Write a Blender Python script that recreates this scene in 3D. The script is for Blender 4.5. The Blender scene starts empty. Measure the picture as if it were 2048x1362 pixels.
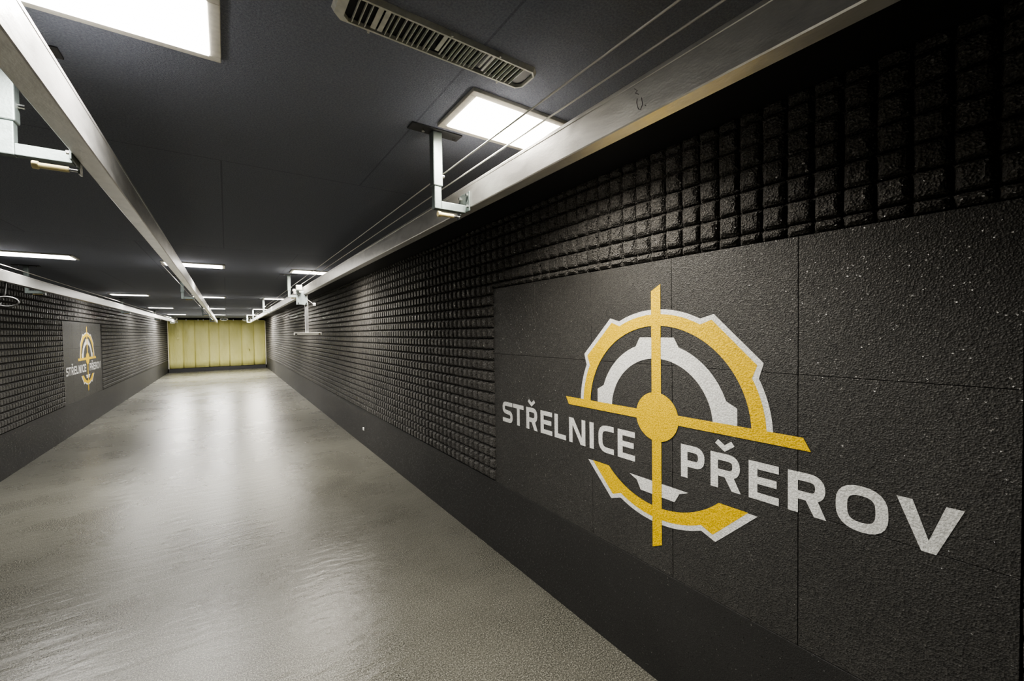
import bpy, bmesh, math, random
from mathutils import Vector, Matrix
random.seed(7)
scene = bpy.context.scene
col = scene.collection
PI = math.pi

# ------------------------------------------------------------------ room dimensions (metres)
XR, XL = 1.691, -2.270          # faces of the side walls
YB, YF = -1.6, 25.10            # back and far end
ZC = 2.563                      # ceiling
EYE = 1.72
RAIL_Z0, RAIL_Z1 = 2.256, 2.362

# ------------------------------------------------------------------ helpers
def tag(o, label=None, cat=None, group=None, kind=None):
    if label: o['label'] = label
    if cat: o['category'] = cat
    if group: o['group'] = group
    if kind: o['kind'] = kind
    return o

def empty(name, loc, label, cat, group=None):
    o = bpy.data.objects.new(name, None)
    col.objects.link(o)
    o.location = loc
    o.empty_display_size = 0.1
    return tag(o, label, cat, group)

class MB:
    """collects shapes in world (or thing-local) coordinates"""
    def __init__(self): self.bm = bmesh.new()
    def face(self, pts):
        vs = [self.bm.verts.new(p) for p in pts]
        return self.bm.faces.new(vs)
    def box(self, x0, x1, y0, y1, z0, z1, bev=0.0):
        t = bmesh.new()
        bmesh.ops.create_cube(t, size=1.0)
        for v in t.verts:
            v.co = Vector(((x0+x1)/2+v.co.x*(x1-x0), (y0+y1)/2+v.co.y*(y1-y0), (z0+z1)/2+v.co.z*(z1-z0)))
        if bev > 0:
            bmesh.ops.bevel(t, geom=t.edges[:], offset=bev, segments=2, affect='EDGES', profile=0.5)
        self.merge(t)
        return self
    def merge(self, t, mat=None):
        if mat: bmesh.ops.transform(t, matrix=mat, verts=t.verts[:])
        me = bpy.data.meshes.new('tmp'); t.to_mesh(me); t.free()
        self.bm.from_mesh(me); bpy.data.meshes.remove(me)
    def cyl(self, p, q, r, n=16, r2=None, bev=0.0):
        p, q = Vector(p), Vector(q); d = q-p
        t = bmesh.new()
        bmesh.ops.create_cone(t, cap_ends=True, segments=n, radius1=r, radius2=r if r2 is None else r2, depth=d.length)
        if bev > 0:
            ed = [e for e in t.edges if abs(e.verts[0].co.z-e.verts[1].co.z) < 1e-6]
            bmesh.ops.bevel(t, geom=ed, offset=bev, segments=2, affect='EDGES', profile=0.5)
        m = Matrix.Translation((p+q)/2) @ d.to_track_quat('Z', 'Y').to_matrix().to_4x4()
        self.merge(t, m)
        return self
    def tube(self, pts, r, n=8, closed=False):
        pts = [Vector(p) for p in pts]
        N = len(pts); rings = []
        up0 = None
        for i, p in enumerate(pts):
            a = pts[i-1] if (i > 0 or closed) else p
            b = pts[(i+1) % N] if (i < N-1 or closed) else p
            d = (b-a).normalized()
            ref = Vector((0, 0, 1)) if abs(d.z) < 0.95 else Vector((1, 0, 0))
            u = d.cross(ref).normalized(); v = u.cross(d)
            rings.append([self.bm.verts.new(p+r*(math.cos(2*PI*k/n)*u+math.sin(2*PI*k/n)*v)) for k in range(n)])
        for i in range(N if closed else N-1):
            A, B = rings[i], rings[(i+1) % N]
            for k in range(n):
                self.bm.faces.new((A[k], A[(k+1) % n], B[(k+1) % n], B[k]))
        if not closed:
            self.bm.faces.new(rings[0][::-1]); self.bm.faces.new(rings[-1])
        return self
    def prism_y(self, prof, y0, y1):
        """extrude an (x,z) outline along y"""
        a = [self.bm.verts.new((x, y0, z)) for x, z in prof]
        b = [self.bm.verts.new((x, y1, z)) for x, z in prof]
        n = len(prof)
        for i in range(n):
            self.bm.faces.new((a[i], a[(i+1) % n], b[(i+1) % n], b[i]))
        self.bm.faces.new(a[::-1]); self.bm.faces.new(b)
        return self
    def build(self, name, mat, parent=None, smooth=False, recalc=True, weld=False):
        if weld: bmesh.ops.remove_doubles(self.bm, verts=self.bm.verts[:], dist=1e-5)
        if recalc: bmesh.ops.recalc_face_normals(self.bm, faces=self.bm.faces[:])
        me = bpy.data.meshes.new(name)
        self.bm.to_mesh(me); self.bm.free()
        me.materials.append(mat)
        if smooth:
            for p in me.polygons: p.use_smooth = True
        o = bpy.data.objects.new(name, me)
        col.objects.link(o)
        if parent: o.parent = parent
        return o

def copy_tree(o, parent=None):
    c = o.copy(); col.objects.link(c); c.parent = parent
    for ch in list(o.children): copy_tree(ch, c)
    return c

# ------------------------------------------------------------------ materials
def mat(name):
    m = bpy.data.materials.new(name); m.use_nodes = True
    nt = m.node_tree
    return m, nt, nt.nodes, nt.links, nt.nodes['Principled BSDF']

def tex(nodes, links, kind, scale, vec, **kw):
    n = nodes.new(kind); n.inputs['Scale'].default_value = scale
    links.new(vec, n.inputs['Vector'])
    for k, v in kw.items():
        if k in n.inputs: n.inputs[k].default_value = v
    return n

def ramp(nodes, links, src, stops):
    r = nodes.new('ShaderNodeValToRGB'); links.new(src, r.inputs[0])
    els = r.color_ramp.elements
    while len(els) < len(stops): els.new(0.5)
    for e, (p, c) in zip(els, stops):
        e.position = p; e.color = c if len(c) == 4 else (*c, 1)
    return r

def position(nodes):
    return nodes.new('ShaderNodeNewGeometry').outputs['Position']

def g3(v): return (v, v, v)

def bump(nodes, links, height, dist, strength=1.0, normal=None):
    b = nodes.new('ShaderNodeBump'); b.inputs['Distance'].default_value = dist
    b.inputs['Strength'].default_value = strength
    links.new(height, b.inputs['Height'])
    if normal: links.new(normal, b.inputs['Normal'])
    return b

def rubber(name, base, vary=0.5, rough=0.62, bumpd=0.0025, sparkle=0.90, grain=150, tilt=1.5, spec=0.5):
    m, nt, N, L, bs = mat(name)
    P = position(N)
    v = tex(N, L, 'ShaderNodeTexVoronoi', grain, P)
    big = tex(N, L, 'ShaderNodeTexNoise', 2.2, P, Detail=4)
    cr = ramp(N, L, v.outputs['Color'], [(0.0, tuple(c*(1-vary) for c in base)), (1.0, tuple(c*(1+vary) for c in base))])
    mx = N.new('ShaderNodeMix'); mx.data_type = 'RGBA'; mx.blend_type = 'MULTIPLY'
    mx.inputs['Factor'].default_value = 1.0
    br = ramp(N, L, big.outputs['Fac'], [(0.3, g3(0.8)), (0.7, g3(1.15))])
    L.new(cr.outputs[0], mx.inputs['A']); L.new(br.outputs[0], mx.inputs['B'])
    L.new(mx.outputs['Result'], bs.inputs['Base Color'])
    sep = N.new('ShaderNodeSeparateColor'); L.new(v.outputs['Color'], sep.inputs[0])
    rr = ramp(N, L, sep.outputs[1], [(0.0, g3(rough+0.08)), (sparkle-0.01, g3(rough-0.08)), (sparkle, g3(0.20)), (1.0, g3(0.16))])
    gate = ramp(N, L, sep.outputs[1], [(0.0, g3(0.0)), (sparkle-0.005, g3(0.05)), (sparkle, g3(1.0)), (1.0, g3(1.0))])
    L.new(rr.outputs[0], bs.inputs['Roughness'])
    bs.inputs['Specular IOR Level'].default_value = spec
    fine = tex(N, L, 'ShaderNodeTexNoise', grain*1.4, P, Detail=3)
    b1 = bump(N, L, v.outputs['Distance'], bumpd)
    b2 = bump(N, L, fine.outputs['Fac'], bumpd*0.8, 0.8, b1.outputs[0])
    # each shiny granule is tilted its own way
    sub = N.new('ShaderNodeVectorMath'); sub.operation = 'SUBTRACT'; sub.inputs[1].default_value = (0.5, 0.5, 0.5)
    L.new(v.outputs['Color'], sub.inputs[0])
    sc = N.new('ShaderNodeVectorMath'); sc.operation = 'MULTIPLY'; L.new(sub.outputs[0], sc.inputs[0]); L.new(gate.outputs[0], sc.inputs[1])
    s2 = N.new('ShaderNodeVectorMath'); s2.operation = 'SCALE'; s2.inputs['Scale'].default_value = tilt; L.new(sc.outputs[0], s2.inputs[0])
    ad = N.new('ShaderNodeVectorMath'); ad.operation = 'ADD'; L.new(b2.outputs[0], ad.inputs[0]); L.new(s2.outputs[0], ad.inputs[1])
    no = N.new('ShaderNodeVectorMath'); no.operation = 'NORMALIZE'; L.new(ad.outputs[0], no.inputs[0])
    L.new(no.outputs[0], bs.inputs['Normal'])
    return m

M = {}
M['rubber'] = rubber('black_rubber_granulate', (0.050, 0.0475, 0.0435), rough=0.62, bumpd=0.0045, vary=0.75, spec=0.5)
M['tile'] = rubber('flat_rubber_tile', (0.031, 0.030, 0.0275), rough=0.60, spec=0.5, bumpd=0.0014, grain=210, vary=0.7, sparkle=0.975, tilt=0.8)
M['plinth'] = rubber('plain_rubber_base', (0.018, 0.0177, 0.0168), vary=0.25, bumpd=0.0008, sparkle=0.985, grain=260)

def floor_material():
    m, nt, N, L, bs = mat('speckled_grey_screed')
    P = position(N)
    sp = tex(N, L, 'ShaderNodeTexNoise', 140, P, Detail=5, Roughness=0.75)
    c1 = ramp(N, L, sp.outputs['Fac'], [(0.34, (0.014, 0.0135, 0.011)), (0.5, (0.084, 0.0825, 0.068)), (0.66, (0.36, 0.352, 0.30))])
    big = tex(N, L, 'ShaderNodeTexNoise', 1.3, P, Detail=6, Roughness=0.6)
    c2 = ramp(N, L, big.outputs['Fac'], [(0.3, g3(0.80)), (0.7, g3(1.12))])
    mx = N.new('ShaderNodeMix'); mx.data_type = 'RGBA'; mx.blend_type = 'MULTIPLY'; mx.inputs['Factor'].default_value = 1
    L.new(c1.outputs[0], mx.inputs['A']); L.new(c2.outputs[0], mx.inputs['B'])
    L.new(mx.outputs['Result'], bs.inputs['Base Color'])
    r = ramp(N, L, big.outputs['Fac'], [(0.3, g3(0.25)), (0.7, g3(0.31))])
    L.new(r.outputs[0], bs.inputs['Roughness'])
    bs.inputs['Specular IOR Level'].default_value = 0.65
    mp = N.new('ShaderNodeMapping'); L.new(P, mp.inputs['Vector']); mp.inputs['Scale'].default_value = (0.8, 2.2, 1.0)
    wav = tex(N, L, 'ShaderNodeTexNoise', 6.0, mp.outputs[0], Detail=4, Roughness=0.6)
    b1 = bump(N, L, wav.outputs['Fac'], 0.0052)
    b2 = bump(N, L, sp.outputs['Fac'], 0.0005, 0.9, b1.outputs[0])
    L.new(b2.outputs[0], bs.inputs['Normal'])
    return m
M['floor'] = floor_material()

def ceiling_material():
    m, nt, N, L, bs = mat('matt_black_ceiling_board')
    P = position(N)
    n1 = tex(N, L, 'ShaderNodeTexNoise', 160, P, Detail=4, Roughness=0.7)
    c = ramp(N, L, n1.outputs['Fac'], [(0.32, (0.225, 0.245, 0.315)), (0.7, (0.385, 0.41, 0.50))])
    # joints of the 1.25 x 2.5 boards
    br = N.new('ShaderNodeTexBrick'); L.new(P, br.inputs['Vector'])
    br.inputs['Scale'].default_value = 1.0; br.inputs['Mortar Size'].default_value = 0.004
    br.inputs['Brick Width'].default_value = 1.295; br.inputs['Row Height'].default_value = 2.45
    br.inputs['Color1'].default_value = (1, 1, 1, 1); br.inputs['Color2'].default_value = (.93, .93, .93, 1); br.inputs['Mortar'].default_value = (.72, .72, .72, 1)
    mx = N.new('ShaderNodeMix'); mx.data_type = 'RGBA'; mx.blend_type = 'MULTIPLY'; mx.inputs['Factor'].default_value = 1
    L.new(c.outputs[0], mx.inputs['A']); L.new(br.outputs['Color'], mx.inputs['B'])
    L.new(mx.outputs['Result'], bs.inputs['Base Color'])
    bs.inputs['Roughness'].default_value = 0.75
    bs.inputs['Specular IOR Level'].default_value = 0.35
    b = bump(N, L, n1.outputs['Fac'], 0.004)
    L.new(b.outputs[0], bs.inputs['Normal'])
    return m
M['ceiling'] = ceiling_material()

def metal(name, base, rough, stain=0.5, scale=9.0, stretch=(1, 1, 1), metallic=1.0, contrast=0.25):
    m, nt, N, L, bs = mat(name)
    P = position(N)
    mp = N.new('ShaderNodeMapping'); L.new(P, mp.inputs['Vector']); mp.inputs['Scale'].default_value = stretch
    n = tex(N, L, 'ShaderNodeTexNoise', scale, mp.outputs[0], Detail=6, Roughness=0.6, Distortion=1.2)
    c = ramp(N, L, n.outputs['Fac'], [(0.3, tuple(x*(1-contrast) for x in base)), (0.65, tuple(min(1, x*(1+contrast*0.5)) for x in base))])
    L.new(c.outputs[0], bs.inputs['Base Color'])
    r = ramp(N, L, n.outputs['Fac'], [(0.3, g3(max(.05, rough-0.12*stain*2))), (0.7, g3(rough+0.1*stain*2))])
    L.new(r.outputs[0], bs.inputs['Roughness'])
    bs.inputs['Metallic'].default_value = metallic
    f = tex(N, L, 'ShaderNodeTexNoise', scale*12, mp.outputs[0], Detail=2)
    b = bump(N, L, f.outputs['Fac'], 0.0006, 0.6)
    L.new(b.outputs[0], bs.inputs['Normal'])
    return m
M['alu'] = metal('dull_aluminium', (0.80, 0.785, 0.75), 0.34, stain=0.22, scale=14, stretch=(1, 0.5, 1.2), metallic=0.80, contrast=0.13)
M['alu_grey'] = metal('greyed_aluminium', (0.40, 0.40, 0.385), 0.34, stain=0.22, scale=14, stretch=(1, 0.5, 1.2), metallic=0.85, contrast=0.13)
M['zinc'] = metal('zinc_plated_steel', (0.215, 0.252, 0.243), 0.5, scale=14, metallic=0.6, contrast=0.12)
M['bolt'] = metal('bright_bolt_steel', (0.85, 0.85, 0.84), 0.25, scale=30, contrast=0.05)
M['cable'] = metal('steel_wire', (0.80, 0.79, 0.74), 0.45, scale=30, metallic=0.35, contrast=0.05)
M['pulley'] = metal('white_pulley', (0.82, 0.81, 0.74), 0.4, scale=20, metallic=0.1, contrast=0.05)

def plain(name, base, rough=0.5, nscale=60, contrast=0.08, metallic=0, bumpd=0.0, spec=0.5):
    m, nt, N, L, bs = mat(name)
    P = position(N)
    n = tex(N, L, 'ShaderNodeTexNoise', nscale, P, Detail=4)
    c = ramp(N, L, n.outputs['Fac'], [(0.3, tuple(x*(1-contrast) for x in base)), (0.7, tuple(min(1, x*(1+contrast)) for x in base))])
    L.new(c.outputs[0], bs.inputs['Base Color'])
    bs.inputs['Roughness'].default_value = rough
    bs.inputs['Metallic'].default_value = metallic
    bs.inputs['Specular IOR Level'].default_value = spec
    if bumpd:
        b = bump(N, L, n.outputs['Fac'], bumpd); L.new(b.outputs[0], bs.inputs['Normal'])
    return m
M['yellow'] = plain('yellow_wall_paint', (0.58, 0.385, 0.0), 0.55, 150, 0.30, bumpd=0.003)
M['white'] = plain('white_wall_paint', (0.56, 0.56, 0.54), 0.55, 150, 0.24, bumpd=0.003)
M['frame'] = plain('white_light_frame', (0.72, 0.70, 0.64), 0.4)
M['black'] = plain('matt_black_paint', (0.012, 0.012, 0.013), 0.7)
M['dark_plate'] = plain('black_painted_plate', (0.05, 0.05, 0.053), 0.5)
M['cream'] = plain('cream_plastic', (0.98, 0.82, 0.45), 0.45)
M['vent'] = plain('greyish_vent_metal', (0.86, 0.87, 0.82), 0.42, 40, 0.12)
M['vent_in'] = plain('dark_duct', (0.012, 0.013, 0.015), 0.6)
M['ink'] = plain('grey_pen', (0.16, 0.15, 0.15), 0.6)
M['grey_plate'] = plain('grey_carrier_plate', (0.70, 0.80, 0.81), 0.45)
M['grey_arm'] = plain('grey_target_arm', (0.5, 0.5, 0.5), 0.5)
M['ring'] = plain('grey_loop', (0.07, 0.07, 0.068), 0.5)
M['plug'] = plain('white_plug', (0.9, 0.9, 0.88), 0.4)

def curtain_material():
    m, nt, N, L, bs = mat('pale_yellow_rubber_curtain')
    P = position(N)
    mp = N.new('ShaderNodeMapping'); L.new(P, mp.inputs['Vector']); mp.inputs['Scale'].default_value = (1, 1, 0.35)
    n = tex(N, L, 'ShaderNodeTexNoise', 5, mp.outputs[0], Detail=5)
    c = ramp(N, L, n.outputs['Fac'], [(0.3, (0.89, 0.855, 0.32)), (0.7, (0.97, 0.94, 0.42))])
    L.new(c.outputs[0], bs.inputs['Base Color']); bs.inputs['Roughness'].default_value = 0.5
    b = bump(N, L, n.outputs['Fac'], 0.03); L.new(b.outputs[0], bs.inputs['Normal'])
    return m
M['curtain'] = curtain_material()
M['curtain_edge'] = plain('pale_curtain_trim', (0.82, 0.78, 0.55), 0.5)

def glow(name, c, s):
    m, nt, N, L, bs = mat(name)
    bs.inputs['Base Color'].default_value = (.9, .9, .88, 1)
    bs.inputs['Emission Color'].default_value = (*c, 1)
    bs.inputs['Emission Strength'].default_value = s
    P = position(N)       # faint unevenness of the diffuser
    n = tex(N, L, 'ShaderNodeTexNoise', 6, P)
    r = ramp(N, L, n.outputs['Fac'], [(0.2, tuple(x*0.96 for x in c)), (0.8, c)])
    L.new(r.outputs[0], bs.inputs['Emission Color'])
    return m
GLOW = 7.0
M['glow_warm'] = glow('warm_diffuser', (1.0, 0.90, 0.76), GLOW)
M['glow'] = glow('neutral_diffuser', (1.0, 0.95, 0.88), GLOW)

# ------------------------------------------------------------------ setting
def structure(o): o['kind'] = 'structure'; return o
structure(MB().box(XL-0.3, XR+0.3, YB-0.2, YF+0.2, -0.12, 0.0).build('floor', M['floor']))
structure(MB().box(XL-0.3, XR+0.3, YB-0.2, YF+0.2, ZC, ZC+0.12).build('ceiling', M['ceiling']))
wr = structure(MB().box(XR+0.026, XR+0.2, YB-0.2, YF+0.2, 0, ZC).build('wall_right', M['black']))
wl = structure(MB().box(XL-0.2, XL-0.026, YB-0.2, YF+0.2, 0, ZC).build('wall_left', M['black']))
structure(MB().box(XL-0.026, XR+0.026, YF, YF+0.2, 0, ZC).build('wall_far', M['black']))
structure(MB().box(XL-0.026, XR+0.026, YB-0.2, YB, 0, ZC).build('wall_back', M['black']))

structure(MB().box(1.345, XR+0.02, YB, YF, ZC-0.012, ZC-0.0005).build('ceiling_shade_strip_1', M['black']))  # black strip added for the ceiling's shade between right rail and wall
PITCH_Z, PITCH_Y = 0.0852, 0.0842
BAND = 0.5536
def pyramid_lining(side, panel, parent):
    """rubber pyramid blocks of one wall; panel=(y0,y1,z0,z1) stays flat"""
    x_face, sgn = (XR, -1) if side == 'right' else (XL, 1)       # sgn: direction into the room
    bm = bmesh.new()
    base = x_face - sgn*0.018
    y0p, y1p, z0p, z1p = panel
    ys, zs = [], []
    k = math.floor((YB-0.1736)/PITCH_Y)
    while 0.1736+k*PITCH_Y < YF-0.05:
        ys.append((0.1736+k*PITCH_Y, 0.1736+(k+1)*PITCH_Y)); k += 1
    for k in range(24):
        zs.append((BAND+k*PITCH_Z, min(ZC, BAND+(k+1)*PITCH_Z)))
    def cell(a, b, c, d):
        if b-a < 0.015 or d-c < 0.015: return
        near = (side == 'right' and -0.8 < (a+b)/2 < 4.0)
        if near:
            lv = [(0.0015, 0.005), (0.0060, 0.015), (0.0120, 0.0240), (0.021, 0.0295)]
        else:
            lv = [(0.002, 0.004), (0.0165, 0.031)]
        jit = 0.0021 if near else 0.0008
        prev = None
        for ins, dep in lv:
            ins = min(ins, (b-a)*0.4, (d-c)*0.4)
            ring = []
            pts = [(a+ins, c+ins), (b-ins, c+ins), (b-ins, d-ins), (a+ins, d-ins)]
            if near:
                q = 0.006 if dep > 0 else 0.002
                pts = [(a+ins+q, c+ins), (b-ins-q, c+ins), (b-ins, c+ins+q), (b-ins, d-ins-q), (b-ins-q, d-ins), (a+ins+q, d-ins), (a+ins, d-ins-q), (a+ins, c+ins+q)]
            for y, z in pts:
                j = jit if dep > 0 else 0
                ring.append(bm.verts.new((base+sgn*(dep+random.uniform(-j, j)), y+random.uniform(-j, j), z+random.uniform(-j, j))))
            n = len(ring)
            if prev:
                for i in range(n):
                    bm.faces.new((prev[i], prev[(i+1) % n], ring[(i+1) % n], ring[i]))
            prev = ring
        bm.faces.new(prev)
    for (ya, yb) in ys:
        for (za, zb) in zs:
            if yb <= y0p or ya >= y1p or zb <= z0p or za >= z1p:
                cell(ya, yb, za, zb); continue
            # overlaps the flat panel: keep what sticks out above and beside it
            if zb > z1p: cell(ya, yb, max(za, z1p), zb)
            if ya < y0p: cell(ya, min(yb, y0p), za, min(zb, z1p))
            if yb > y1p: cell(max(ya, y1p), yb, za, min(zb, z1p))
    # groove floor behind the blocks
    def quad(ya, yb, za, zb):
        x = base-sgn*0.0005
        bm.faces.new([bm.verts.new(p) for p in ((x, ya, za), (x, yb, za), (x, yb, zb), (x, ya, zb))])
    quad(YB, y0p, BAND, ZC); quad(y1p, YF, BAND, ZC); quad(y0p, y1p, z1p, ZC)
    m = MB(); m.bm.free(); m.bm = bm
    return m.build('pyramid_lining', M['rubber'], parent)

def flat_tiles(side, panel, parent):
    x_face, sgn = (XR, -1) if side == 'right' else (XL, 1)
    y0, y1, z0, z1 = panel
    m = MB()
    ny, nz = 5, 3
    dy, dz = (y1-y0)/ny, (z1-z0)/nz
    for i in range(ny):
        for k in range(nz):
            off = random.uniform(-0.0006, 0.0006)
            xa, xb = x_face-sgn*0.024, x_face+sgn*off
            # the seams of the lower courses are closer than those between courses
            g = 0.0006 if (i+k) % 2 else 0.0011
            m.box(min(xa, xb), max(xa, xb), y0+i*dy+g, y0+(i+1)*dy-g, z0+k*dz+g, z0+(k+1)*dz-g, 0.0012)
    m.build('flat_tile_panel', M['tile'], parent)

def plinth(side, panel, parent):
    x_face, sgn = (XR, -1) if side == 'right' else (XL, 1)
    xa, xb = x_face-sgn*0.024, x_face
    MB().box(min(xa, xb), max(xa, xb), YB, YF, 0.0, BAND-0.001, 0.002).build('plinth_band', M['plinth'], parent)

PANEL_R = (0.125, 2.690, 0.5540, 2.0440)
PANEL_L = (10.03, 12.60, 0.5540, 2.0000)
for side, panel, w in (('right', PANEL_R, wr), ('left', PANEL_L, wl)):
    pyramid_lining(side, panel, w); flat_tiles(side, panel, w); plinth(side, panel, w)

# ------------------------------------------------------------------ painted logo
CZ = 1.297
def logo(side, cy, label):
    x_face, sgn = (XR, -1) if side == 'right' else (XL, 1)
    hand = -1 if side == 'right' else 1            # reader's right runs to -y on the right wall
    root = empty('wall_logo', (x_face, cy, CZ), label, 'logo', None)
    class Flat:
        """outline pieces in (u, v) on the wall, painted lay metres off its face"""
        def __init__(self, lay): self.bm = bmesh.new(); self.lay = lay
        def poly(self, pts, lift=0.0):
            vs = [self.bm.verts.new((sgn*(self.lay+lift), hand*u, v)) for u, v in pts]
            try: f = self.bm.faces.new(vs)
            except ValueError: return
            f.normal_update()
            if f.normal.x*sgn < 0: f.normal_flip()
        def strip(self, A, B, lift=0.0):
            for i in range(len(A)-1): self.poly([A[i], A[i+1], B[i+1], B[i]], lift)
        def done(self, name, m, lab=None):
            bmesh.ops.triangulate(self.bm, faces=[f for f in self.bm.faces if len(f.verts) > 4])
            me = bpy.data.meshes.new(name); self.bm.to_mesh(me); self.bm.free(); me.materials.append(m)
            o = bpy.data.objects.new(name, me); col.objects.link(o); o.parent = root
            if lab: o['label'] = lab
            return o
    def pol(r, a): return (r*math.cos(math.radians(a)), r*math.sin(math.radians(a)))
    def gear_outline(a0, a1, R, rt, corner, foot, teeth):
        """outer edge of a toothed ring from angle a0 to a1 (degrees), as points"""
        pts = []
        a = a0
        while a <= a1+1e-6:
            ang = a
            r = R
            for t in teeth:
                d = abs((ang-t+180) % 360-180)
                if d <= corner:
                    r = rt*math.cos(math.radians(corner))/math.cos(math.radians(d)); break
                if d < foot:
                    # straight flank between the foot and the corner of the tooth
                    p, q = pol(R, foot), pol(rt, corner)
                    dx, dy = math.cos(math.radians(d)), math.sin(math.radians(d))
                    den = dx*(q[1]-p[1])-dy*(q[0]-p[0])
                    r = (p[0]*(q[1]-p[1])-p[1]*(q[0]-p[0]))/den; break
            pts.append(pol(r, ang)); a += 0.4
        return pts
    def clip(poly, vmax):
        out = []
        for i in range(len(poly)):
            p, q = poly[i], poly[(i+1) % len(poly)]
            if p[1] <= vmax: out.append(p)
            if (p[1] <= vmax) != (q[1] <= vmax):
                t = (vmax-p[1])/(q[1]-p[1]); out.append((p[0]+t*(q[0]-p[0]), vmax))
        return out
    def ring(name, mtl, lay, R, rt, corner, foot, teeth, rin, a0, a1, vmax=None, lab=None):
        O = gear_outline(a0, a1, R, rt, corner, foot, teeth)
        F = Flat(lay)
        I = [(rin*u/math.hypot(u, v), rin*v/math.hypot(u, v)) for u, v in O]
        for i in range(len(O)-1):
            q = [O[i], O[i+1], I[i+1], I[i]]
            if vmax is not None: q = clip(q, vmax)
            if len(q) > 2: F.poly(q)
        F.done(name, mtl, lab)
    big = (45, 135, 225, 315); small = (0, 90, 180, 270)
    ring('gear_outline', M['white'], 0.0014, 0.5155, 0.560, 14.4, 19.2, big, 0.46, 1.5, 178.5, None, 'white outline of the upper gear ring')
    ring('gear_outline', M['white'], 0.0014, 0.5155, 0.567, 14.4, 19.2, big, 0.46, 182, 358, -0.317, 'white outline of the lower gear arc')
    ring('gear_ring', M['yellow'], 0.0018, 0.4925, 0.535, 14.0, 18.0, big, 0.4375, 1.5, 178.5, None, 'yellow upper gear ring')
    ring('gear_ring', M['yellow'], 0.0018, 0.4925, 0.538, 14.0, 18.0, big, 0.4375, 182, 358, -0.3145, 'yellow lower gear arc')
    ring('inner_gear', M['white'], 0.0014, 0.357, 0.3935, 14.0, 19.6, small, 0.280, 2.5, 177.5, None, 'white upper half of the inner gear')
    ring('inner_gear', M['white'], 0.0014, 0.357, 0.3935, 14.0, 19.6, small, 0.20, 182, 358, -0.317, 'white lower sliver of the inner gear')
    h = 0.0262
    F = Flat(0.0022); F.poly([(-h, -0.640), (h, -0.613), (h, 0.634), (-h, 0.604)]); F.done('crosshair_bar', M['yellow'], 'upright yellow crosshair bar')
    F = Flat(0.0026); F.poly([(-0.6415, 0.0225), (-0.616, -0.0225), (0.638, -0.0205), (0.614, 0.0255)]); F.done('crosshair_bar', M['yellow'], 'level yellow crosshair bar')
    F = Flat(0.0030); F.poly([pol(0.118, a) for a in range(0, 360, 6)]); F.done('hub', M['yellow'], 'round yellow hub')

    # ---- lettering: stroke letters with squared, rounded bowls
    H, T = 0.149, 0.0325
    V0 = 1.047-CZ
    def rounded(pts, r, closed=False, n=6):
        out = []; N = len(pts)
        for i, p in enumerate(pts):
            if not closed and i in (0, N-1): out.append(p); continue
            a, b = Vector(pts[i-1]), Vector(pts[(i+1) % N]); p = Vector(p)
            da, db = (a-p), (b-p); rr = min(r, da.length*0.49, db.length*0.49)
            s, e = p+da.normalized()*rr, p+db.normalized()*rr
            for k in range(n+1):
                t = k/n
                out.append(tuple((1-t)**2*s+2*t*(1-t)*p+t*t*e))
        return out
    def thick(F, pts, t, closed=False, lift=0.0):
        P = [Vector(p) for p in pts]; N = len(P); A, B = [], []
        for i in range(N):
            d1 = (P[i]-P[i-1]) if (i > 0 or closed) else (P[1]-P[0])
            d2 = (P[(i+1) % N]-P[i]) if (i < N-1 or closed) else (P[-1]-P[-2])
            if d1.length < 1e-7: d1 = d2
            if d2.length < 1e-7: d2 = d1
            d1.normalize(); d2.normalize()
            n1, n2 = Vector((-d1.y, d1.x)), Vector((-d2.y, d2.x))
            mm = (n1+n2)
            mm = n1 if mm.length < 1e-6 else mm.normalized()
            s = t/2/max(0.35, mm.dot(n1))
            A.append(tuple(P[i]+mm*s)); B.append(tuple(P[i]-mm*s))
        if closed: A.append(A[0]); B.append(B[0])
        F.strip(A, B, lift)
    def letter(ch, u0, u1):
        W = u1-u0; F = Flat(0.0016); c = T/2; tb = 0.029; cb = tb/2
        def S(pts, t=T, closed=False, lift=0.0, r=0.0):
            if r: pts = rounded(pts, r, closed)
            thick(F, [(u0+u, V0+v) for u, v in pts], t, closed, lift)
        def P(pts, lift=0.0): F.poly([(u0+u, V0+v) for u, v in pts], lift)
        m = H*0.5
        if ch == 'S':
            S([(W-0.004, H-cb), (c, H-cb), (c, m+0.004), (W-c, m-0.004), (W-c, cb), (0.003, cb)], 0.030, r=0.034)
        elif ch == 'T':
            P([(0, H), (0, H-tb), (W, H-tb), (W, H)]); S([(W/2, 0), (W/2, H-tb)])
        elif ch in 'ŘR' or ch == 'P':
            S([(c, 0), (c, H)])
            lo = 0.052
            S([(T, H-cb), (W-c-0.002, H-cb), (W-c-0.002, lo+cb), (T, lo+cb)], 0.030, r=0.036)
            if ch != 'P':
                P([(W*0.46, lo+0.004), (W*0.46+T*1.12, lo+0.012), (W, 0), (W-T*1.12, 0)], 0.00015)
            if ch == 'Ř':
                vz = H+0.012; um = W/2-0.002
                S([(um-0.034, vz+0.036), (um, vz+0.011), (um+0.034, vz+0.036)], 0.022)
        elif ch == 'E':
            S([(c, 0), (c, H)])
            P([(T, H), (T, H-tb), (W, H-tb), (W, H)])
            P([(T, m+0.017), (T, m-0.012), (W*0.93, m-0.012), (W*0.93, m+0.017)])
            P([(T, tb), (T, 0), (W, 0), (W, tb)])
        elif ch == 'L':
            S([(c, 0), (c, H)]); P([(T, tb), (T, 0), (W, 0), (W, tb)])
        elif ch == 'N':
            S([(c*0.92, 0), (c*0.92, H)], T*0.92); S([(W-c*0.92, 0), (W-c*0.92, H)], T*0.92)
            P([(0.004, H), (T*1.18, H), (W-0.004, 0), (W-T*1.18, 0)], 0.00015)
        elif ch == 'I':
            S([(c, 0), (c, H)])
        elif ch == 'C':
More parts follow.
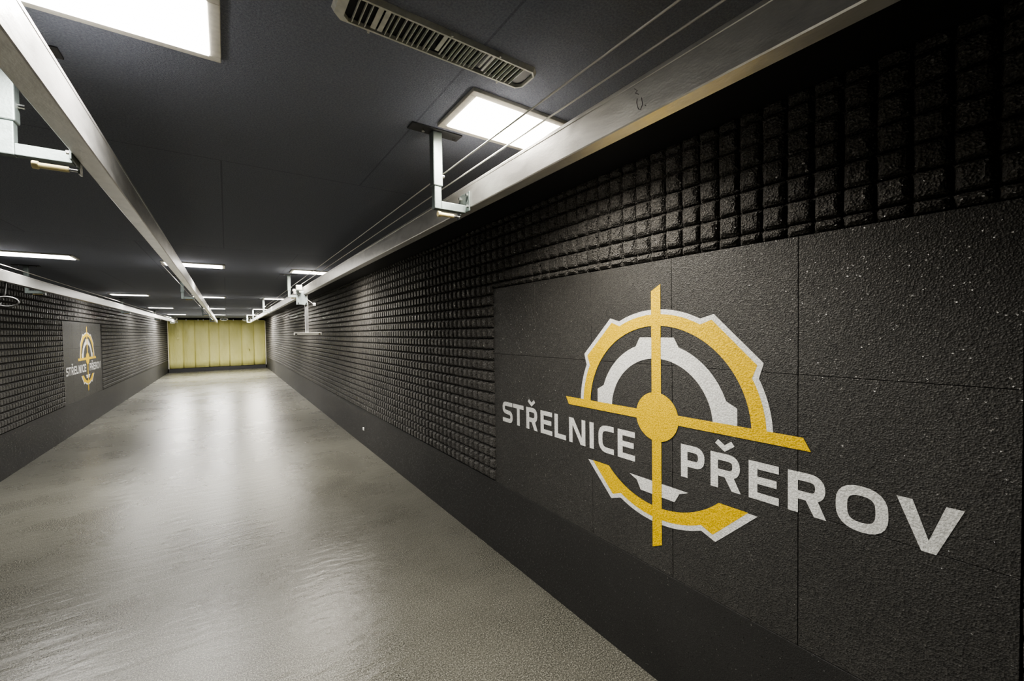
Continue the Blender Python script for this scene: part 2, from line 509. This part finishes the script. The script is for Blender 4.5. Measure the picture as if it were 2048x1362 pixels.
            S([(W, H-cb), (c, H-cb), (c, cb), (W, cb)], 0.030, r=0.05)
        elif ch == 'O':
            S([(c, cb), (W-c, cb), (W-c, H-cb), (c, H-cb)], 0.0315, True, r=0.052)
        elif ch == 'V':
            P([(0, H), (T*1.12, H), (W/2, T*1.1), (W/2+0.014, 0), (W/2-0.016, 0)])
            P([(W, H), (W-T*1.12, H), (W/2, T*1.1), (W/2-0.016, 0), (W/2+0.016, 0)], 0.00015)
        F.done('letter', M['white'], 'white painted letter ' + ch)
    for ch, a, b in (('S', -1.349, -1.216), ('T', -1.211, -1.082), ('Ř', -1.051, -0.926), ('E', -0.894, -0.776), ('L', -0.753, -0.647),
                     ('N', -0.618, -0.481), ('I', -0.447, -0.414), ('C', -0.380, -0.268), ('E', -0.241, -0.129),
                     ('P', 0.129, 0.245), ('Ř', 0.269, 0.395), ('E', 0.426, 0.5345), ('R', 0.565, 0.684), ('O', 0.710, 0.847), ('V', 0.865, 1.009)):
        letter(ch, a, b)
    return root
logo('right', 1.235, 'large yellow and white crosshair logo with lettering painted on the near right wall')
logo('left', 11.484, 'crosshair logo with lettering painted farther down the room on the left wall')

# ------------------------------------------------------------------ ceiling lights
LIGHT_Y = (1.405, 6.18, 11.2, 16.0, 20.8)
COLS = (('left', -1.875, 'glow'), ('middle', -0.590, 'glow'), ('right', 0.722, 'glow_warm'))
ROWN = ('nearest the camera', 'second from the camera', 'third from the camera', 'fourth from the camera', 'closest to the curtain')
ROWP = (24.0, 19.0, 21.0, 28.0, 175.0)
LW, LD = 0.598, 0.298
SPREAD = 2.62
def make_light(glowmat):
    root = empty('ceiling_light', (0, 0, ZC), 'x', 'ceiling light', 'lit panel lights in the ceiling')
    f = 0.028
    fr = MB()
    fr.box(0, LW, 0, f, -0.014, 0, 0.002).box(0, LW, LD-f, LD, -0.014, 0, 0.002)
    fr.box(0, f, f, LD-f, -0.014, 0, 0.002).box(LW-f, LW, f, LD-f, -0.014, 0, 0.002)
    fr.build('frame', M['frame'], root)
    MB().box(f+0.001, LW-f-0.001, f+0.001, LD-f-0.001, -0.0185, -0.001, 0.002).build('diffuser', M[glowmat], root)
    return root
protos = {}
for cname, x0, gm in COLS:
    for i, y in enumerate(LIGHT_Y):
        if gm not in protos: o = protos[gm] = make_light(gm)
        else: o = copy_tree(protos[gm])
        o.location = (x0, y-LD/2, ZC)
        o['label'] = 'lit rectangular panel light in the %s row on the ceiling, %s' % (cname, ROWN[i])
        ld = bpy.data.lights.new('lamp', 'AREA'); ld.shape = 'RECTANGLE'; ld.size = LW-0.05; ld.size_y = LD-0.05
        ld.energy = ROWP[i]; ld.color = (1.0, 0.945, 0.85) if gm == 'glow_warm' else (1.0, 0.97, 0.92); ld.spread = SPREAD if i == 0 else PI
        lo = bpy.data.objects.new('lamp', ld); col.objects.link(lo); lo.parent = o
        lo.location = (LW/2, LD/2, -0.0195)

# ------------------------------------------------------------------ ventilation grille
def vent():
    x0, x1, y0, y1 = 0.243, 0.858, 1.058, 1.174
    root = empty('ventilation_grille', (x0, y0, ZC), 'long grey ventilation grille on the black ceiling above the nearest right light', 'vent')
    W, D, h = x1-x0, y1-y0, 0.014
    fr = MB()
    # sloping rim with chamfered corners
    def octo(i, c, z): return [(i+c, i, z), (W-i-c, i, z), (W-i, i+c, z), (W-i, D-i-c, z), (W-i-c, D-i, z), (i+c, D-i, z), (i, D-i-c, z), (i, i+c, z)]
    rings = [octo(0, 0.022, 0), octo(0.001, 0.022, -0.003), octo(0.006, 0.020, -h), octo(0.012, 0.015, -h), octo(0.0125, 0.0145, -0.003)]
    # wider rim at the two short ends
    vr = []
    for ri, r in enumerate(rings):
        e = 0.018 if ri >= 3 else 0.0
        vr.append([fr.bm.verts.new((min(max(x, x+e if x < W/2 else x-e), W), y, z)) for x, y, z in r])
    for A, B in zip(vr, vr[1:]):
        for k in range(8): fr.bm.faces.new((A[k], A[(k+1) % 8], B[(k+1) % 8], B[k]))
    fr.build('frame', M['vent'], root)
    MB().box(0.015, W-0.015, 0.015, D-0.015, -0.003, -0.0005).build('duct_opening', M['vent_in'], root)
    xs = [0.052, 0.070, 0.088]
    x = 0.142
    while x < W-0.045:
        xs.append(x); x += random.choice((0.0145, 0.0165, 0.018, 0.0135))
    wide = [(0.100, 0.014), (0.119, 0.013), (0.283, 0.012), (0.300, 0.005), (0.430, 0.007), (0.445, 0.008)]
    for x in xs:
        if any(abs(x-a-b/2) < b/2+0.006 for a, b in wide): continue
        t = random.uniform(-0.0015, 0.0015)
        MB().box(x-0.0011+t, x+0.0011+t, 0.013, D-0.013, -h+0.001, -0.0035).build('slat', M['vent'], root)
    for a, b in wide:
        MB().box(a, a+b, 0.013, D-0.013-random.uniform(0, 0.02), -h+0.0025, -h+0.005, 0.0008).build('wide_blade', M['vent'], root)
    for px, py in ((0.30, 0.001), (0.46, 0.001), (0.10, D-0.001), (0.52, D-0.001)):
        MB().cyl((px, py, -0.006), (px, py, -h-0.001), 0.0035, 8).build('screw', M['vent'], root)
vent()

# ------------------------------------------------------------------ carrier rails
def rail(xa, xb, y0, y1, label, grp, skin='alu'):
    """aluminium box profile along the room, xa..xb wide"""
    root = empty('carrier_rail', (0, y0, RAIL_Z0), label, 'rail', grp)
    c = 0.003
    z0, z1 = 0.0, RAIL_Z1-RAIL_Z0
    prof = [(xa+c, z0), (xb-c, z0), (xb, z0+c), (xb, z1-0.016), (xb-0.002, z1-0.014), (xb, z1-0.012), (xb, z1-c), (xb-c, z1),
            (xa+c, z1), (xa, z1-c), (xa, z1-0.012), (xa+0.002, z1-0.014), (xa, z1-0.016), (xa, z0+c)]
    MB().prism_y(prof, 0, y1-y0).build('profile', M[skin], root)
    e = MB(); e.box(xa-0.004, xb+0.004, y1-y0, y1-y0+0.012, z0-0.004, z1+0.004, 0.002); e.build('end_cap', M['zinc'], root)
    return root
RX = [(-1.754, -1.702), (-0.358, -0.3055), (0.8795, 0.932)]
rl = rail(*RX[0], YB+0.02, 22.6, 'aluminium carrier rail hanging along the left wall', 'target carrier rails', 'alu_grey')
rc = rail(*RX[1], YB+0.02, 22.6, 'aluminium carrier rail crossing the middle of the ceiling', 'target carrier rails')
rr = rail(*RX[2], YB+0.02, 22.6, 'aluminium carrier rail hanging along the right wall', 'target carrier rails')
# pen marks on the near face of the right rail
def mark(pts, name='pen_mark'):
    m = MB(); m.tube([(RX[2][0]-0.0004, y-(YB+0.02), z-RAIL_Z0) for y, z in pts], 0.0007, 6)
    m.build(name, M['ink'], rr)
mark([(0.703, 2.338), (0.694, 2.329), (0.700, 2.325), (0.690, 2.318)])
mark([(0.694, 2.309), (0.696, 2.300), (0.691, 2.281), (0.684, 2.277), (0.678, 2.287), (0.681, 2.305)])
mark([(0.671, 2.2815), (0.668, 2.280)])

# ------------------------------------------------------------------ brackets
def make_bracket(s):
    """s=+1: the arm runs from the post towards +x to the rail face; local origin = post axis on the ceiling"""
    root = empty('rail_bracket', (0, 0, ZC), 'x', 'bracket', 'rail brackets')
    zb = 2.236-ZC; zt = 2.330-ZC
    MB().box(-0.112, 0.112, -0.030, 0.030, -0.007, 0, 0.002).build('ceiling_plate', M['dark_plate'], root)
    for bx in (-0.055, 0.085):
        MB().cyl((bx, 0, -0.016), (bx, 0, -0.007), 0.0075, 6).build('bolt', M['bolt'], root)
    MB().box(-0.021, 0.021, -0.020, 0.020, zt, -0.007, 0.004).build('outer_tube', M['zinc'], root)
    MB().box(-0.016, 0.016, -0.0155, 0.0155, zb, zt+0.02, 0.003).build('inner_tube', M['zinc'], root)
    d = 0.136
    a = MB(); a.box(0.0158, d-0.006, -0.0150, 0.0150, zb+0.001, zb+0.034, 0.002) if s > 0 else a.box(-d+0.006, -0.0158, -0.015, 0.015, zb+0.001, zb+0.034, 0.002)
    a.build('arm', M['zinc'], root)
    x0, x1 = (d-0.006, d-0.001) if s > 0 else (-d+0.001, -d+0.006)
    pl = MB().box(x0, x1, -0.046, 0.046, zb+0.004, zb+0.088, 0.002).build('rail_plate', M['zinc'], root)
    for by in (-0.033, 0.033):
        for bz in (0.026, 0.074):
            xx = x0 if s > 0 else x1
            MB().cyl((xx-0.008*s, by, zb+bz), (xx, by, zb+bz), 0.0068, 6).build('bolt', M['bolt'], pl)
    sc = MB(); sc.cyl((0.021, 0, zt+0.05), (0.036, 0, zt+0.05), 0.006, 8); sc.build('clamp_screw', M['bolt'], root)
    # cream plastic roller below the arm
    rp = MB(); rp.cyl((0.036, 0.058, zb+0.001), (0.108, 0.058, zb+0.001), 0.0085, 14, bev=0.002).cyl((0.030, 0.058, zb+0.001), (0.044, 0.058, zb+0.001), 0.012, 14, bev=0.002)
    rp.build('cable_roller', M['cream'], root)
    ax = MB(); ax.cyl((0.106, 0.058, zb+0.001), (d-0.002, 0.058, zb+0.001), 0.0045, 8).box(d-0.006, d-0.0012, 0.040, 0.070, zb-0.012, zb+0.06)
    ax.build('roller_axle', M['bolt'], root)
    return root
br0 = make_bracket(1)
first = True
for name, xpost, ys in (('left', -1.754-0.136, (1.75, 7.15, 12.45, 17.6, 22.2)), ('middle', -0.358-0.136, (1.775, 7.44, 13.4, 19.6)), ('right', 0.8795-0.136, (1.62, 6.60, 11.45, 16.2, 20.9))):
    for i, y in enumerate(ys):
        o = br0 if first else copy_tree(br0)
        first = False
        o.location = (xpost, y, ZC)
        nth = ('nearest the camera', 'second from the camera', 'third from the camera', 'fourth from the camera', 'fifth, nearest the yellow curtain')[i]
        if name == 'middle' and i == 3: nth = 'fourth, nearest the yellow curtain'
        o['label'] = 'zinc L-shaped bracket hanging the %s rail from the ceiling, %s' % (name, nth)

# ------------------------------------------------------------------ drive cables
def cable(x, z, y0, y1, r, label):
    pts = []
    for k in range(41):
        y = y0+(y1-y0)*k/40
        pts.append((x, y, z-0.004*math.sin(PI*((y-1.6) % 4.9)/4.9)))
    o = MB().tube(pts, r, 8).build('drive_cable', M['cable'])
    tag(o, label, 'cable', 'taut drive cables beside the rails')
cable(0.790, 2.4035, YB+0.05, 22.9, 0.0028, 'thin steel cable beside the right rail, the one farther from the rail')
cable(0.868, 2.4035, YB+0.05, 22.9, 0.0028, 'thin steel cable beside the right rail, the one closer to the rail')
cable(-0.462, 2.365, 4.8, 22.9, 0.0028, 'thin steel cable to the left of the middle rail')
cable(-1.790, 2.440, YB+0.05, 22.9, 0.0040, 'bright steel cable above the left rail')

# ------------------------------------------------------------------ return pulleys at the rail ends
def pulley(x, y, z, label, w=0.15):
    root = empty('return_pulley', (x, y, ZC), label, 'pulley', 'return pulleys before the curtain')
    dz = z-ZC
    t = MB(); n = 28
    t.tube([(w*math.cos(2*PI*k/n), 0.05*math.sin(2*PI*k/n)-0.0, dz+0.055*math.sin(2*PI*k/n)) for k in range(n)], 0.014, 8, True)
    t.build('rim', M['pulley'], root, smooth=True)
    s = MB()
    for k in range(3):
        a = PI*k/3
        s.cyl((-w*math.cos(a), -0.05*math.sin(a), dz-0.055*math.sin(a)), (w*math.cos(a), 0.05*math.sin(a), dz+0.055*math.sin(a)), 0.006, 6)
    s.build('spokes', M['zinc'], root)
    h = MB(); h.cyl((0, 0, dz-0.03), (0, 0, dz+0.04), 0.02, 12).cyl((0, 0, dz+0.04), (0, 0, -0.005), 0.008, 8).box(-0.05, 0.05, -0.05, 0.05, -0.008, 0); h.build('spindle', M['zinc'], root)
pulley(-1.890, 23.4, 2.455, 'pale round return pulley at the far end of the left rail', 0.125)
pulley(-0.075, 23.4, 2.455, 'pale round return pulley at the far end of the middle rail')
pulley(0.800, 23.4, 2.430, 'pale round return pulley at the far end of the right rail')

# ------------------------------------------------------------------ target carrier on the right rail
def carrier():
    y = 6.20
    root = empty('target_carrier', (0.905, y, RAIL_Z0), 'grey motor carrier with hanging target bar clamped on the right rail', 'target carrier')
    zz = RAIL_Z0
    MB().box(-0.125, 0.011, -0.006, 0.0, 2.113-zz, 2.250-zz, 0.002).build('hanger_plate', M['grey_plate'], root)
    MB().box(-0.125, -0.032, -0.005, 0.05, 2.246-zz, 2.300-zz, 0.004).build('bearing_block', M['grey_plate'], root)
    MB().box(-0.124, -0.054, -0.03, 0.02, 2.308-zz, 2.374-zz, 0.004).build('clamp_box', M['pulley'], root)
    for wx, wz, wr_ in ((-0.150, 2.300, 0.020), (-0.142, 2.268, 0.017), (-0.075, 2.285, 0.016)):
        MB().cyl((wx, -0.028, wz-zz), (wx, 0.0, wz-zz), wr_, 16, bev=0.003).build('guide_wheel', M['pulley'], root)
    MB().cyl((-0.17, -0.015, 2.3-zz), (-0.11, -0.015, 2.3-zz), 0.006, 8).build('wheel_axle', M['bolt'], root)
    for bx, bz in ((-0.105, 2.268), (-0.098, 2.238), (0.0, 2.240), (-0.002, 2.135), (-0.012, 2.325), (-0.10, 2.135)):
        MB().cyl((bx, -0.014, bz-zz), (bx, -0.005, bz-zz), 0.008, 8).build('bolt', M['bolt'], root)
    MB().box(-0.022, 0.018, 0.0, 0.03, 1.735-zz, 2.16-zz, 0.003).build('hanging_arm', M['grey_arm'], root)
    cb = MB().box(-0.160, 0.176, -0.018, 0.026, 1.704-zz, 1.738-zz, 0.002).build('cross_bar', M['pulley'], root)
    for cx in (-0.138, 0.148):
        MB().box(cx-0.012, cx+0.012, -0.026, -0.016, 1.700-zz, 1.730-zz, 0.003).build('target_clip', M['bolt'], cb)
    MB().cyl((0.004, -0.004, 2.19-zz), (0.085, 0.0, 2.125-zz), 0.0035, 8).build('lever_rod', M['grey_arm'], root)
    MB().box(0.078, 0.110, -0.02, 0.01, 2.098-zz, 2.140-zz, 0.006).build('lever_knob', M['plug'], root)
carrier()

# ------------------------------------------------------------------ small things
def loop():
    root = empty('hanging_loop', (-1.728, 6.02, 2.256), 'grey oval loop hanging by a strap from the left rail', 'loop')
    n = 32
    MB().tube([(0.066*math.cos(2*PI*k/n)+0.0, 0.03*math.cos(2*PI*k/n), -0.188+0.046*math.sin(2*PI*k/n)) for k in range(n)], 0.011, 10, True).build('ring', M['ring'], root, smooth=True)
    MB().tube([(0.002, 0, 0.0), (-0.004, 0, -0.06), (-0.012, 0, -0.128)], 0.008, 8).build('strap', M['ring'], root)
loop()
def plugbox():
    root = empty('wall_plug', (XR, 6.457, 0.258), 'tiny white plug low on the black base of the right wall', 'plug')
    MB().box(-0.012, 0.0, -0.030, 0.030, -0.022, 0.022, 0.004).build('cover', M['plug'], root)
    MB().cyl((-0.016, 0.0, 0.0), (-0.012, 0.0, 0.0), 0.010, 14).build('socket_face', M['frame'], root)
plugbox()

# ------------------------------------------------------------------ far end: curtain of yellow strips over a black base
CX = [-2.215, -1.690, -1.250, -0.700, -0.300, 0.109, 0.629, 1.143, 1.640]
WORD = ('leftmost', 'second from the left', 'third from the left', 'fourth from the left', 'fourth from the right', 'third from the right', 'second from the right', 'rightmost')
for i in range(8):
    xa, xb = CX[i], CX[i+1]
    yb = 24.93+(0.012 if i % 2 else -0.012)
    n = 9
    m = MB(); front, back = [], []
    zb = 0.176+random.uniform(-0.006, 0.006); zt = 2.462
    rows = 7
    grid = []
    for r in range(rows+1):
        z = zb+(zt-zb)*r/rows
        row = []
        for k in range(n+1):
            t = k/n; x = xa-0.012+(xb-xa+0.024)*t
            bow = 0.045*math.sin(PI*t)*(0.6+0.4*math.sin(2.1*r/rows+i))
            row.append(m.bm.verts.new((x, yb-bow+0.006*math.sin(5*r/rows+i), z)))
        grid.append(row)
    for r in range(rows):
        for k in range(n):
            m.bm.faces.new((grid[r][k], grid[r][k+1], grid[r+1][k+1], grid[r+1][k]))
    geom = bmesh.ops.solidify(m.bm, geom=m.bm.faces[:], thickness=0.008)
    o = m.build('curtain_strip', M['curtain'], smooth=True)
    tag(o, 'pale yellow rubber curtain strip at the far end, %s of eight' % WORD[i], 'curtain', 'yellow curtain strips closing the far end')
tr = empty('curtain_track', (0, 24.98, 2.47), 'dark beam across the far end holding the top of the yellow curtain', 'beam')
MB().box(XL+0.03, XR-0.03, -0.02, 0.10, 0.0, ZC-2.47-0.001, 0.004).build('beam', M['black'], tr)
for x in (-2.0, -1.55, -1.1, -0.9, -0.1, 0.3, 0.75, 1.0, 1.35):
    MB().box(x-0.018, x+0.018, -0.155, -0.122, -0.05, 0.016, 0.004).box(x-0.018, x+0.018, -0.15, -0.02, 0.004, 0.016, 0.002).build('hook', M['pulley'], tr)
for x, w_ in ((-2.235, 'left'), (1.660, 'right')):
    o = MB().box(x-0.014, x+0.014, 24.86, 24.9, 0.17, 2.42, 0.004).build('curtain_edge_post', M['curtain_edge'])
    tag(o, 'slim pale post edging the %s side of the yellow curtain' % w_, 'post', None)
o = MB().box(XL+0.03, XR-0.03, 24.82, 25.09, 0.0, 0.165, 0.006).build('curtain_threshold', M['black'])
tag(o, 'low black beam on the floor below the yellow curtain', 'beam')

# ------------------------------------------------------------------ world, camera, colour
w = bpy.data.worlds.new('World'); scene.world = w; w.use_nodes = True
w.node_tree.nodes['Background'].inputs[0].default_value = (0, 0, 0, 1)
cam = bpy.data.cameras.new('camera'); co = bpy.data.objects.new('camera', cam); col.objects.link(co)
cam.sensor_fit = 'HORIZONTAL'; cam.sensor_width = 36.0; cam.lens = 826.72/2048*36.0
cam.clip_start = 0.02; cam.clip_end = 100
r_, u_, f_ = Vector((0.8226, -0.5684, -0.0145)), Vector((0.0251, 0.0109, 0.9996)), Vector((0.5681, 0.8227, -0.0233))
mt = Matrix((r_, u_, -f_)).transposed().to_4x4(); mt.translation = Vector((0, 0, EYE))
co.matrix_world = mt
scene.camera = co
vs = scene.view_settings
vs.view_transform = 'AgX'; vs.look = 'AgX - Medium High Contrast'; vs.exposure = 0.6; vs.gamma = 1.0
cy = scene.cycles
cy.use_denoising = True
cy.max_bounces = 10; cy.diffuse_bounces = 6; cy.glossy_bounces = 4
cy.sample_clamp_indirect = 6.0
cy.caustics_reflective = False
